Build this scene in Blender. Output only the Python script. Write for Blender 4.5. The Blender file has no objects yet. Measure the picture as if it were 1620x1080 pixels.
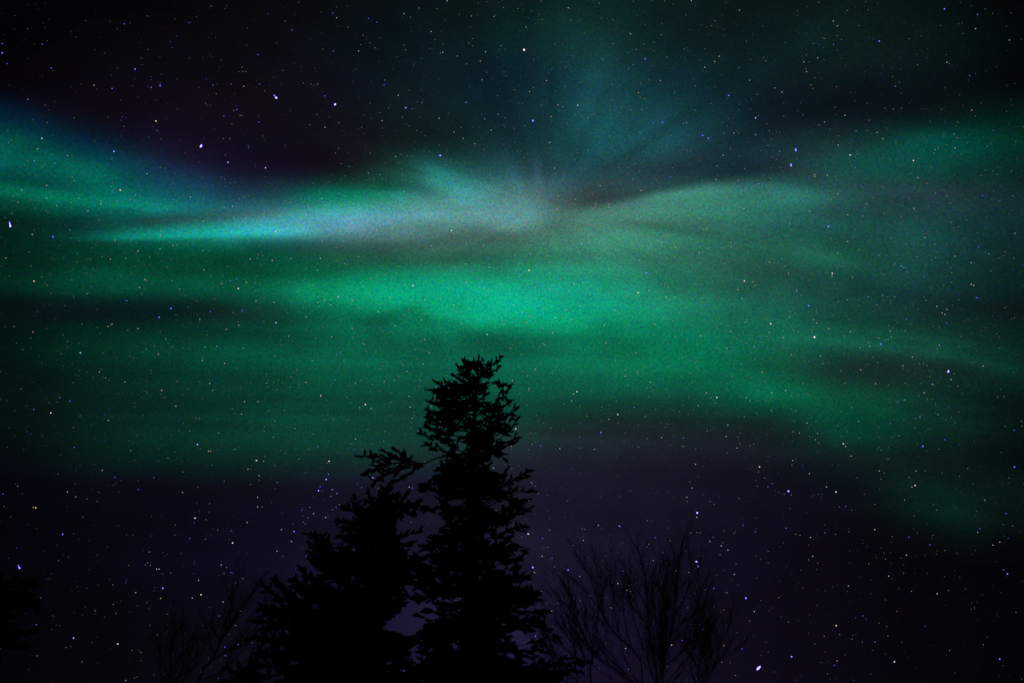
import bpy, math, random
import numpy as np

# ------------------------------------------------------------------ camera, world, exposure
S = bpy.context.scene
COL = S.collection
PITCH = math.radians(35.0)          # 24 mm lens tilted up; the horizon lies below the frame
FPX = 1080.0                        # focal length in pixels of the 1620 px wide photograph
CAM = np.array([0.0, 0.0, 1.6])
cam = bpy.data.cameras.new('camera')
cam.lens, cam.sensor_width = 24.0, 36.0
cam.clip_start, cam.clip_end = 0.1, 40000.0
cam.dof.use_dof = True
cam.dof.focus_distance = 8800.0     # focused on the stars, the near trees go slightly soft
cam.dof.aperture_fstop = 1.25
camo = bpy.data.objects.new('camera', cam)
COL.objects.link(camo)
camo.location = CAM
camo.rotation_euler = (math.pi / 2 + PITCH, 0, 0)
S.camera = camo

W = bpy.data.worlds.new('World')
S.world = W
W.use_nodes = True
nt = W.node_tree
bg = nt.nodes['Background']
sky_tex = nt.nodes.new('ShaderNodeTexSky')
sky_tex.sky_type = 'NISHITA'
sky_tex.sun_disc = False
sky_tex.sun_elevation = math.radians(-12)
sky_tex.sun_rotation = math.radians(180)
nt.links.new(sky_tex.outputs[0], bg.inputs[0])
bg.inputs[1].default_value = 0.002
S.view_settings.view_transform = 'Standard'
S.view_settings.look = 'None'
S.view_settings.exposure = 0.0
S.view_settings.gamma = 1.0
S.cycles.use_denoising = False
S.cycles.max_bounces = 4
S.cycles.transparent_max_bounces = 16
S.render.film_transparent = False

# ------------------------------------------------------------------ helpers
rnd = random.Random(11)
NP = np.random.default_rng(5)
CP, SP = math.cos(PITCH), math.sin(PITCH)

def ray(px, py):
    u, v = (px - 810.0) / FPX, -(py - 540.0) / FPX
    return np.array([u, CP - v * SP, SP + v * CP])

def at(px, py, D):
    """the point seen at (px, py) that stands D metres in front, on a vertical plane"""
    d = ray(px, py)
    return CAM + d * (D / d[1])

def proj(p):
    q = p - CAM
    f = q[1] * CP + q[2] * SP
    up = -q[1] * SP + q[2] * CP
    return 810 + FPX * q[0] / f, 540 - FPX * up / f

def lin(c):
    c = np.asarray(c, float) / 255.0
    return np.where(c <= 0.04045, c / 12.92, ((c + 0.055) / 1.055) ** 2.4)

def tag(o, label=None, cat=None, group=None, kind=None):
    if label: o['label'] = label
    if cat: o['category'] = cat
    if group: o['group'] = group
    if kind: o['kind'] = kind
    return o

def empty(name, loc):
    o = bpy.data.objects.new(name, None)
    COL.objects.link(o)
    o.location = loc
    return o

class MB:
    """collects vertices and faces, then links them as one mesh object"""
    def __init__(s):
        s.v, s.f, s.n = [], [], 0
    def add(s, v, f):
        s.v.append(np.asarray(v, float))
        s.f.append(np.asarray(f, int) + s.n)
        s.n += len(v)
    def tube(s, pts, rad, k=5, cap=True):
        pts = [np.asarray(p, float) for p in pts]
        n = len(pts)
        ref = np.array([0.31, 0.87, 0.38])
        V = np.zeros((n * k, 3))
        for i, p in enumerate(pts):
            t = pts[min(i + 1, n - 1)] - pts[max(i - 1, 0)]
            t = t / (np.linalg.norm(t) + 1e-9)
            a = np.cross(t, ref); a /= np.linalg.norm(a) + 1e-9
            b = np.cross(t, a)
            for j in range(k):
                th = 2 * math.pi * j / k
                V[i * k + j] = p + rad[i] * (math.cos(th) * a + math.sin(th) * b)
        F = []
        for i in range(n - 1):
            for j in range(k):
                j2 = (j + 1) % k
                a0, a1, b0, b1 = i * k + j, i * k + j2, (i + 1) * k + j, (i + 1) * k + j2
                F.append((a0, a1, b1)); F.append((a0, b1, b0))
        for j in range(1, k - 1):
            F.append(((n - 1) * k, (n - 1) * k + j, (n - 1) * k + j + 1))
            F.append((0, j + 1, j))
        s.add(V, F)
    def build(s, name, mat, parent=None, origin=(0, 0, 0), smooth=False):
        me = bpy.data.meshes.new(name)
        V = np.concatenate(s.v) - np.asarray(origin)
        F = np.concatenate(s.f)
        me.vertices.add(len(V)); me.vertices.foreach_set('co', V.astype(np.float32).ravel())
        w = F.shape[1]
        me.loops.add(F.size); me.loops.foreach_set('vertex_index', F.astype(np.int32).ravel())
        me.polygons.add(len(F)); me.polygons.foreach_set('loop_start', (np.arange(len(F)) * w).astype(np.int32))
        me.update(calc_edges=True)
        if smooth: me.polygons.foreach_set('use_smooth', np.ones(len(F), bool))
        me.materials.append(mat)
        o = bpy.data.objects.new(name, me)
        COL.objects.link(o)
        if parent is not None: o.parent = parent
        return o

def set_col(o, rgb):
    a = o.data.color_attributes.new('col', 'FLOAT_COLOR', 'POINT')
    c = np.ones((len(rgb), 4), np.float32); c[:, :3] = rgb
    a.data.foreach_set('color', c.ravel())

# ------------------------------------------------------------------ materials
def mat_surface(name, c1, c2, scale, rough=0.85, bump=0.3):
    m = bpy.data.materials.new(name); m.use_nodes = True
    t = m.node_tree; b = t.nodes['Principled BSDF']
    n = t.nodes.new('ShaderNodeTexNoise'); n.inputs['Scale'].default_value = scale; n.inputs['Detail'].default_value = 6
    g = t.nodes.new('ShaderNodeTexCoord'); t.links.new(g.outputs['Object'], n.inputs['Vector'])
    r = t.nodes.new('ShaderNodeValToRGB'); r.color_ramp.elements[0].position = .35; r.color_ramp.elements[1].position = .65
    r.color_ramp.elements[0].color = (*c1, 1); r.color_ramp.elements[1].color = (*c2, 1)
    t.links.new(n.outputs['Fac'], r.inputs[0]); t.links.new(r.outputs[0], b.inputs['Base Color'])
    b.inputs['Roughness'].default_value = rough; b.inputs['Specular IOR Level'].default_value = 0.15
    bp = t.nodes.new('ShaderNodeBump'); bp.inputs['Strength'].default_value = bump; bp.inputs['Distance'].default_value = .01
    t.links.new(n.outputs['Fac'], bp.inputs['Height']); t.links.new(bp.outputs[0], b.inputs['Normal'])
    return m

def mat_glow(name, see_through=False, grain=0.0, scale=1.0, strength=1.0):
    """light given off by the night sky, aurora and stars: colour held per vertex, broken up by fine noise"""
    m = bpy.data.materials.new(name); m.use_nodes = True
    t = m.node_tree; t.nodes.clear()
    out = t.nodes.new('ShaderNodeOutputMaterial'); e = t.nodes.new('ShaderNodeEmission')
    a = t.nodes.new('ShaderNodeAttribute'); a.attribute_name = 'col'
    e.inputs[1].default_value = strength
    src = a.outputs['Color']
    if grain:
        g = t.nodes.new('ShaderNodeTexCoord')
        n = t.nodes.new('ShaderNodeTexNoise'); n.inputs['Scale'].default_value = scale; n.inputs['Detail'].default_value = 1
        t.links.new(g.outputs['Object'], n.inputs['Vector'])
        mr = t.nodes.new('ShaderNodeMix'); mr.data_type = 'RGBA'; mr.blend_type = 'MULTIPLY'; mr.inputs[0].default_value = 1.0
        vm = t.nodes.new('ShaderNodeVectorMath'); vm.operation = 'MULTIPLY_ADD'
        vm.inputs[1].default_value = (grain * 1.7, grain, grain * 1.3)
        vm.inputs[2].default_value = (1 - grain * .85, 1 - grain / 2, 1 - grain * .65)
        t.links.new(n.outputs['Color'], vm.inputs[0])
        t.links.new(src, mr.inputs[6]); t.links.new(vm.outputs[0], mr.inputs[7])
        src = mr.outputs[2]
    t.links.new(src, e.inputs[0])
    if see_through:
        tr = t.nodes.new('ShaderNodeBsdfTransparent'); ad = t.nodes.new('ShaderNodeAddShader')
        t.links.new(e.outputs[0], ad.inputs[0]); t.links.new(tr.outputs[0], ad.inputs[1])
        t.links.new(ad.outputs[0], out.inputs[0])
    else:
        t.links.new(e.outputs[0], out.inputs[0])
    m.cycles.emission_sampling = 'NONE'
    return m

M_needle = mat_surface('spruce_needles', (.020, .032, .018), (.035, .050, .026), 9.0)
M_bark = mat_surface('spruce_bark', (.030, .024, .020), (.060, .050, .042), 14.0, bump=.8)
M_twig = mat_surface('bare_bark', (.018, .014, .013), (.035, .028, .026), 20.0, bump=.6)
M_ground = mat_surface('ground_moss', (.025, .030, .018), (.055, .050, .035), 1.3)
M_sky = mat_glow('night_sky', grain=.7, scale=0.036)
M_aur = mat_glow('aurora_light', see_through=True, grain=1.25, scale=0.036)
M_star = mat_glow('star_light')

# ------------------------------------------------------------------ colours of the sky, by direction, with lens vignetting painted into the dark corners
GX = np.arange(0, 1621, 135.0); GY = np.arange(0, 1081, 45.0)
GRID = """
2,2,4 4,4,7 7,6,11 8,9,14 8,14,19 8,20,24 9,27,28 9,30,30 8,26,27 7,22,24 7,22,22 4,14,14 1,5,5
3,3,6 6,5,9 9,7,13 10,10,16 9,16,22 9,22,27 10,32,33 12,38,37 10,28,31 8,25,27 8,25,25 5,18,18 2,7,8
4,3,7 8,6,12 11,9,17 12,11,19 11,17,25 10,26,32 12,34,40 14,46,46 11,32,36 9,27,30 9,26,27 6,17,20 2,8,10
6,4,12 9,6,15 13,10,19 15,12,21 13,17,26 12,28,34 12,34,44 16,54,60 12,38,43 10,26,31 9,19,25 6,15,19 2,9,11
4,26,42 14,12,24 15,10,22 17,12,22 15,18,26 14,30,34 15,38,46 20,66,70 16,52,58 11,26,33 10,20,27 8,22,25 2,30,24
0,74,70 8,36,50 19,15,32 16,13,26 18,17,26 16,34,36 18,46,50 22,72,76 20,54,60 20,42,48 18,46,46 5,62,52 2,42,36
0,92,80 0,84,78 20,38,58 21,19,38 19,27,32 28,80,70 35,72,76 30,62,66 32,58,62 28,56,58 20,66,60 12,58,52 10,38,38
2,75,58 2,98,80 15,85,88 30,72,84 25,115,92 60,120,110 76,120,114 56,78,76 55,112,98 38,98,86 30,68,66 26,54,56 16,40,42
5,36,32 8,60,52 18,110,95 46,150,142 84,146,148 82,126,120 78,114,104 64,126,106 48,110,92 34,88,78 26,74,68 22,62,60 14,42,44
0,34,26 0,52,38 0,68,48 5,75,56 30,88,68 45,105,82 45,118,92 50,130,103 44,115,92 32,92,76 24,80,68 20,60,56 12,38,38
0,38,28 0,64,46 0,78,56 0,95,65 5,125,85 10,155,110 20,165,120 24,148,112 34,114,90 30,86,73 22,68,62 18,52,50 10,34,34
4,20,20 8,28,31 8,34,33 14,52,44 5,104,74 5,146,100 8,168,118 12,155,110 24,130,98 24,96,78 20,66,58 16,40,40 10,26,28
2,22,18 2,45,34 2,62,46 2,72,54 4,90,66 5,96,70 5,105,76 4,118,82 8,115,80 16,92,68 18,74,58 16,60,48 8,34,28
4,20,18 6,36,30 6,52,42 4,66,50 4,86,62 5,88,66 5,98,72 4,110,76 6,110,75 14,86,62 24,54,47 20,46,40 8,36,30
5,18,18 8,32,28 8,46,38 6,60,46 5,74,56 5,72,56 8,82,62 14,72,56 14,72,56 8,88,62 12,72,50 14,48,40 6,22,20
5,16,18 8,32,30 8,46,36 6,60,46 8,66,52 10,60,48 22,58,52 26,42,45 24,40,43 20,40,40 8,68,50 12,44,36 6,20,18
5,10,16 7,26,26 7,36,32 10,44,38 16,48,44 22,44,44 28,38,46 26,32,42 25,28,39 20,26,34 14,34,34 12,30,28 5,14,14
5,5,14 9,11,20 12,14,24 16,20,30 24,26,40 26,26,42 28,27,42 28,26,42 24,23,38 18,20,32 13,20,28 11,29,27 8,25,23
5,4,13 9,8,18 12,10,23 17,13,29 23,19,38 27,24,42 29,25,43 28,24,42 24,20,36 17,15,29 11,14,22 9,25,23 8,22,20
5,4,12 8,7,17 12,9,23 17,13,30 23,18,38 28,23,43 30,25,45 28,23,42 23,18,36 16,13,28 9,8,18 7,12,15 6,10,12
4,3,11 8,6,16 11,9,22 16,13,30 23,18,40 28,23,46 31,25,48 28,22,43 21,17,36 14,11,26 8,7,17 5,5,11 3,4,7
3,2,9 6,5,14 10,8,21 15,12,29 23,18,42 30,25,50 33,27,52 28,22,44 20,16,34 12,9,24 7,6,15 4,4,10 2,2,5
2,1,7 5,4,12 8,6,18 14,11,27 22,18,41 31,26,53 34,28,56 27,21,44 18,13,32 10,7,21 5,4,13 3,3,8 1,1,4
1,1,5 3,2,10 6,5,16 12,9,24 21,16,40 30,25,52 33,27,58 25,19,44 15,11,30 8,5,18 4,3,10 2,2,6 1,1,3
1,1,4 2,1,8 5,3,13 10,7,20 18,13,34 27,22,46 30,24,54 22,16,40 12,9,25 6,4,15 3,2,8 1,1,4 0,0,2
"""
G = np.array([[[float(c) for c in q.split(',')] for q in row.split()] for row in GRID.strip().splitlines()])
G[17:] *= .92
G[17:, :, 0] *= .93
G[:8, 7:12] = G[:8, 7:12] * 1.04 + (2, 2, 2)

# soft streaks of the aurora: (points, width above, width below, colour added, fade at start, fade at end)
STREAKS = [
    ([(-60, 300), (60, 312), (150, 322), (250, 330), (340, 333)], 10, 5, (0, 22, 14), 10, 90),
    ([(-60, 276), (30, 284), (110, 298), (170, 308)], 12, 8, (0, -22, -15), 10, 70),
    ([(-60, 338), (80, 344), (180, 350), (290, 350)], 8, 12, (0, -14, -10), 10, 90),
    ([(190, 352), (300, 346), (420, 338), (480, 334)], 6, 7, (12, -26, -22), 60, 60),
    ([(60, 378), (180, 377), (300, 373), (420, 369), (540, 368)], 8, 3.5, (0, 46, 40), 170, 120),
    ([(330, 356), (480, 342), (560, 336), (650, 338), (720, 342), (810, 352), (880, 352)], 12, 12, (14, 34, 34), 120, 70),
    ([(480, 358), (560, 350), (660, 348)], 9, 9, (4, -2, 10), 60, 70),
    ([(440, 314), (520, 310), (600, 308), (680, 312)], 9, 5, (-10, 10, 6), 60, 60),
    ([(580, 296), (640, 296), (700, 302)], 9, 5, (-10, -18, -16), 40, 50),
    ([(350, 388), (440, 386), (560, 388), (680, 384), (780, 374), (880, 370)], 7, 10, (-6, -14, -10), 80, 90),
    ([(796, 330), (740, 306), (690, 278), (640, 240)], 15, 14, (4, 34, 36), 70, 70),
    ([(800, 315), (780, 285), (760, 250)], 24, 24, (2, 12, 12), 30, 50),
    ([(856, 338), (851, 285), (842, 215)], 6, 6, (9, 13, 17), 70, 70),
    ([(835, 330), (815, 285), (798, 235)], 7, 7, (6, 12, 16), 40, 60),
    ([(862, 330), (885, 280), (912, 225)], 9, 9, (2, 9, 11), 50, 60),
    ([(870, 326), (920, 270), (975, 215)], 12, 12, (0, 9, 11), 60, 60),
    ([(740, 338), (800, 334), (850, 336), (900, 342)], 12, 12, (6, 16, 20), 60, 50),
    ([(848, 322), (930, 322), (1000, 308), (1080, 288), (1170, 272), (1280, 262)], 16, 6, (-12, -17, -13), 100, 110),
    ([(880, 344), (960, 334), (1040, 314), (1120, 299), (1220, 296), (1320, 312), (1420, 340)], 6, 20, (6, 17, 13), 60, 160),
    ([(860, 366), (960, 356), (1060, 352), (1180, 362)], 8, 6, (4, -9, -7), 60, 90),
    ([(900, 380), (1040, 374), (1140, 380), (1280, 400), (1420, 428)], 8, 12, (6, 12, 8), 90, 120),
    ([(960, 412), (1080, 408), (1200, 420), (1320, 440)], 8, 10, (2, -8, -6), 80, 90),
    ([(560, 420), (660, 414), (760, 410), (860, 412)], 8, 8, (-4, -14, -10), 80, 90),
    ([(180, 430), (320, 430), (440, 436), (560, 434)], 7, 8, (0, -12, -9), 80, 90),
    ([(540, 510), (600, 503), (650, 489), (700, 512)], 6, 14, (0, -25, -16), 60, 50),
    ([(650, 474), (720, 500), (760, 510), (820, 508), (900, 520), (970, 530)], 14, 7, (-2, 22, 14), 50, 90),
    ([(420, 466), (520, 470), (600, 470), (680, 470)], 18, 12, (0, 18, 11), 90, 60),
    ([(-60, 474), (120, 476), (260, 478), (420, 482)], 9, 12, (2, -8, -4), 10, 120),
    ([(1180, 528), (1280, 532), (1400, 544), (1500, 562), (1640, 590)], 16, 9, (2, 16, 12), 90, 60),
    ([(1230, 560), (1330, 568), (1440, 580), (1560, 592)], 9, 18, (-2, -5, -4), 80, 60),
    ([(1130, 590), (1220, 626), (1300, 668), (1370, 694)], 22, 12, (0, 9, 6), 80, 60),
    ([(1260, 276), (1400, 246), (1530, 212), (1680, 180)], 16, 28, (-2, 4, 4), 100, 30),
    ([(1180, 250), (1300, 280), (1420, 296), (1600, 300)], 9, 9, (4, -6, -4), 80, 60),
    ([(1350, 730), (1430, 768), (1500, 806), (1600, 860)], 24, 26, (1, 9, 6), 110, 80),
    ([(-60, 160), (40, 186), (150, 232), (260, 276), (400, 304)], 14, 14, (0, 6, 10), 10, 90),
    ([(-60, 212), (30, 230), (120, 262), (220, 298)], 15, 13, (0, 16, 8), 10, 80),
    ([(870, -20), (900, 60), (950, 180), (985, 250)], 36, 36, (2, 9, 9), 60, 80),
    ([(1000, 260), (1060, 220), (1110, 190)], 20, 16, (2, 10, 10), 50, 50),
    ([(700, 514), (760, 532), (840, 532)], 4, 14, (0, -12, -8), 50, 90),
]

VN = np.random.default_rng(77).uniform(-1, 1, (128, 128))
def vnoise(x, y):
    """smooth value noise, -1..1"""
    i, j = np.floor(x).astype(int), np.floor(y).astype(int)
    f, g = x - i, y - j
    f, g = f * f * (3 - 2 * f), g * g * (3 - 2 * g)
    a, b, c, d = VN[i % 128, j % 128], VN[(i + 1) % 128, j % 128], VN[i % 128, (j + 1) % 128], VN[(i + 1) % 128, (j + 1) % 128]
    return (a * (1 - f) + b * f) * (1 - g) + (c * (1 - f) + d * f) * g

def sky_rgb(px, py):
    """colour of the sky (0..255) seen at photo position px, py (arrays)"""
    x = np.clip(px, 0, 1620) / 135.0; y = np.clip(py, 0, 1080) / 45.0
    i = np.clip(np.floor(x).astype(int), 0, 11); j = np.clip(np.floor(y).astype(int), 0, 23)
    fx, fy = (x - i)[..., None], (y - j)[..., None]
    def cub(a, b, c, d, t): return b + .5 * t * (c - a + t * (2 * a - 5 * b + 4 * c - d + t * (3 * (b - c) + d - a)))
    rows = []
    for dj in (-1, 0, 1, 2):
        jj = np.clip(j + dj, 0, 24)
        rows.append(cub(*[G[jj, np.clip(i + di, 0, 12)] for di in (-1, 0, 1, 2)], fx))
    out = cub(*rows, fy)
    for pts, su, sd, c, f0, f1 in STREAKS:
        P = np.array(pts, float)
        seg = np.diff(P, axis=0); L = np.hypot(seg[:, 0], seg[:, 1]); cum = np.concatenate([[0], np.cumsum(L)])
        best = np.full(px.shape, 1e9); sgn = np.ones(px.shape); arc = np.zeros(px.shape)
        for k in range(len(L)):
            d = seg[k] / L[k]; rx, ry = px - P[k, 0], py - P[k, 1]
            t = np.clip(rx * d[0] + ry * d[1], 0, L[k])
            ex, ey = rx - d[0] * t, ry - d[1] * t
            q = np.hypot(ex, ey); m = q < best
            best = np.where(m, q, best); arc = np.where(m, cum[k] + t, arc)
            sgn = np.where(m, np.where(abs(d[0]) > .4, ey, ex), sgn)
        s = np.where(sgn < 0, su, sd) * 1.0
        w = np.exp(-.5 * (best / s) ** 2)
        f = np.clip(arc / max(f0, 1), 0, 1) * np.clip((cum[-1] - arc) / max(f1, 1), 0, 1)
        w = w * (f * f * (3 - 2 * f))
        out = out + w[..., None] * np.array(c, float)
    # fine wisps: raying from the corona above, drawn out sideways lower down
    dx, dy = px - 870.0, (py - 330.0)
    th = np.arctan2(dy * 1.6, dx); r = np.hypot(dx, dy)
    wr = np.exp(-(dy / 110.0) ** 2) + np.where(dy < 0, 1 - np.exp(-(dy / 110.0) ** 2), 0)
    nr = vnoise(th * 11 + 40, r / 260 + 3) + .6 * vnoise(th * 25 + 90, r / 200 + 8)
    yy = py + 9e-5 * (px - 900) ** 2 * np.where(px > 900, -1, .3) + 14 * vnoise(px / 330 + 5, py / 400 + 2)
    nh = vnoise(yy / 26, px / 420) + .55 * vnoise(yy / 11, px / 300 + 20)
    near = np.clip(r / 120, 0, 1)
    m = 1 + (.075 * nr * wr * near + .10 * nh * (1 - wr))
    m = m + .05 * (vnoise(px / 90 + 7, py / 60 + 3) + vnoise(px / 40 + 1, py / 24 + 9))
    out = np.clip(out * m[..., None], 0, 255)
    g = out[..., 1]
    out[..., 1] = np.where(g > 140, 140 + (g - 140) * .72, g)
    out[..., 2] *= 1 + .025 * np.clip((g - 40) / 60, 0, 1)
    return np.clip(out, 0, 255)

def air_rgb(px, py):
    """the aurora-free night sky: near black above, a dim violet glow low in the middle"""
    g = np.exp(-.5 * ((px - 800) / 360.0) ** 2)
    low = 1 / (1 + np.exp(-(py - 700) / 60.0))
    c = np.stack([3 + 7 * g + 13 * g * low, 2 + 6 * g + 9 * g * low, 6 + 10 * g + 22 * g * low], -1)
    return c

def grid_mesh(name, mat, r, az0, az1, el0, el1, step, colour, trim=None):
    na, ne = int(round((az1 - az0) / step)) + 1, int(round((el1 - el0) / step)) + 1
    A, E = np.meshgrid(np.radians(np.linspace(az0, az1, na)), np.radians(np.linspace(el0, el1, ne)))
    D = np.stack([np.sin(A) * np.cos(E), np.cos(A) * np.cos(E), np.sin(E)], -1).reshape(-1, 3)
    f = D[:, 1] * CP + D[:, 2] * SP
    ok = f > .25
    ff = np.where(ok, f, 1.0)
    px = np.where(ok, 810 + FPX * D[:, 0] / ff, 5000.0); py = np.where(ok, 540 - FPX * (-D[:, 1] * SP + D[:, 2] * CP) / ff, -3000.0)
    rgb = colour(px, py)
    idx = np.arange(na * ne).reshape(ne, na)
    F = np.stack([idx[:-1, :-1], idx[:-1, 1:], idx[1:, 1:], idx[1:, :-1]], -1).reshape(-1, 4)
    V = D * r + CAM
    if trim is not None:
        keep = rgb[F].max(axis=(1, 2)) > trim
        F = F[keep]
        used = np.unique(F); remap = np.zeros(len(V), int); remap[used] = np.arange(len(used))
        F = remap[F]; V = V[used]; rgb = rgb[used]
    b = MB(); b.add(V, F)
    o = b.build(name, mat, smooth=True)
    set_col(o, rgb)
    return o

def out_fade(px, py):
    dx = np.maximum(np.maximum(-px, px - 1620), 0); dy = np.maximum(np.maximum(-py, py - 1080), 0)
    return np.exp(-(np.hypot(dx, dy) / 330.0) ** 2)

def sky_colour(px, py): return lin(air_rgb(px, py))
def aurora_colour(px, py):
    a = lin(sky_rgb(px, py)) - lin(air_rgb(px, py))
    return np.clip(a, 0, None) * out_fade(px, py)[..., None]

sky = grid_mesh('sky', M_sky, 9500, -180, 180, -12, 90, 1.0, sky_colour)
tag(sky, kind='structure')
aur = grid_mesh('aurora', M_aur, 9100, -62, 62, 2, 84, 0.22, aurora_colour, trim=6e-4)
tag(aur, 'green and pale teal northern lights sweeping in bands across the night sky', 'aurora', kind='stuff')

# ground: one sheet out to the sky, gently rolling; the frame ends above it
gb = MB()
rings, secs = [0, 2, 4, 7, 11, 16, 24, 40, 70, 130, 260, 600, 1500, 4000, 9400], 96
GV, GF = [], []
for i, r in enumerate(rings):
    for k in range(secs):
        a = 2 * math.pi * k / secs
        x, y = r * math.sin(a), r * math.cos(a)
        GV.append((x, y, (.05 * math.sin(x * .7) * math.cos(y * .6) - .04) if r < 200 else -.04))
for i in range(len(rings) - 1):
    for k in range(secs):
        k2 = (k + 1) % secs
        GF.append((i * secs + k, (i + 1) * secs + k, (i + 1) * secs + k2)); GF.append((i * secs + k, (i + 1) * secs + k2, i * secs + k2))
gb.add(GV, GF)
tag(gb.build('ground', M_ground, smooth=True), kind='structure')

# ------------------------------------------------------------------ stars
STAR_R = 8800.0
ICO_V = np.array([(0, 0, 1), (0, 0, -1), (1, 0, 0), (-1, 0, 0), (0, 1, 0), (0, -1, 0)], float)
ICO_F = np.array([(0, 2, 4), (0, 4, 3), (0, 3, 5), (0, 5, 2), (1, 4, 2), (1, 3, 4), (1, 5, 3), (1, 2, 5)])
def ball():
    V, F = [], []
    for i in range(1, 4):
        for j in range(8):
            t, p = math.pi * i / 4, 2 * math.pi * j / 8
            V.append((math.sin(t) * math.cos(p), math.sin(t) * math.sin(p), math.cos(t)))
    V += [(0, 0, 1), (0, 0, -1)]
    for i in range(2):
        for j in range(8):
            j2 = (j + 1) % 8
            F += [(i * 8 + j, (i + 1) * 8 + j, (i + 1) * 8 + j2), (i * 8 + j, (i + 1) * 8 + j2, i * 8 + j2)]
    for j in range(8):
        F += [(24, j, (j + 1) % 8), (25, 16 + (j + 1) % 8, 16 + j)]
    return np.array(V), np.array(F)
BALL_V, BALL_F = ball()
TINT = {'w': (1.0, .95, 1.0), 'b': (.30, .26, 1.8), 'c': (.35, .75, 1.05), 'o': (1.15, .80, .52), 'v': (.60, .48, 1.9)}

def star_pos(px, py):
    d = ray(px, py); n = np.linalg.norm(d)
    return CAM + d / n * STAR_R, STAR_R / (FPX * n)      # place, metres per photo pixel across the ray

# magnitudes 1..5 : radius in photo pixels, brightness
MAG = {0: (.55, .10), 1: (.64, .24), 2: (.76, .55), 3: (1.0, 1.1), 4: (1.4, 1.6), 5: (1.9, 2.2)}
ST = []
def tile(ox, oy, k, txt):
    for q in txt.split():
        a = q.split(',')
        ST.append((ox + float(a[0]) / k, oy + float(a[1]) / k, int(a[2][0]), a[2][1] if len(a[2]) > 1 else 'w'))
tile(0, 0, 3, """12,208,2b 10,252,3b 33,303,2b 200,211,2b 243,323,2b 590,114,2b 700,77,1o 360,175,1b 898,108,2b 809,198,1b 839,173,1b 816,228,1b 1175,134,1b 1386,143,2b
1273,68,1b 1578,64,2b 1598,86,2 1353,102,1 1003,30,1 1066,42,0 641,329,3b 717,366,1b 717,379,1b 767,354,1b 760,407,3b 718,416,2v 705,413,1b 446,405,2o 532,421,2v
842,518,1b 980,375,1b 1011,405,2b 945,415,1b 1097,399,2b 1157,410,2o 1232,400,2b 1224,261,2b 1148,320,1 1152,340,1 1167,341,1 1342,335,1 1300,368,0 1541,456,2b 1583,244,2b
1440,396,1 1476,400,1 1506,400,1 976,491,1 1026,445,1 1123,503,1b 1124,521,2b 1109,524,1 1062,551,2b 1139,549,1 1148,549,1 1227,549,1b 1229,580,2b 1100,588,1 1564,555,1b 1543,605,2 1608,583,1
740,575,3o 132,472,2v 157,567,1b 352,560,1c 597,560,1b 580,556,1b 589,601,1 706,651,1b 1059,658,1 1090,659,1 1070,736,1 1082,771,3v 1178,695,1 1180,706,1b 1260,797,3v 1254,664,0 1354,686,0 1606,705,1 1592,727,1
854,667,0 920,746,0 850,746,0 199,657,3c 178,707,2o 162,764,2c 212,778,1c 259,775,2c 320,739,2o 541,719,3v 580,723,1b 531,753,1 549,774,0 698,825,2 760,795,1o 1067,851,1o 1112,863,1c 1068,886,1c
222,880,2 222,941,2c 269,977,2c 373,941,2c 479,968,2 571,902,3o 417,1000,2 526,1008,1 500,831,1 716,940,1c 904,935,2 1054,982,1 1104,981,2 1158,936,1 1183,928,1 1166,1036,2 965,1050,2 1518,905,1 1528,942,2 1531,960,2c 1451,1018,2o 1458,1051,1 1564,863,1c 1352,952,1
450,237,0 495,252,1b 113,429,0b 573,475,0 738,475,0 115,190,0b 70,76,0 556,139,0 990,180,0 1495,325,0 1430,316,0 1378,527,0 1470,592,1 745,620,1""")
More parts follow.
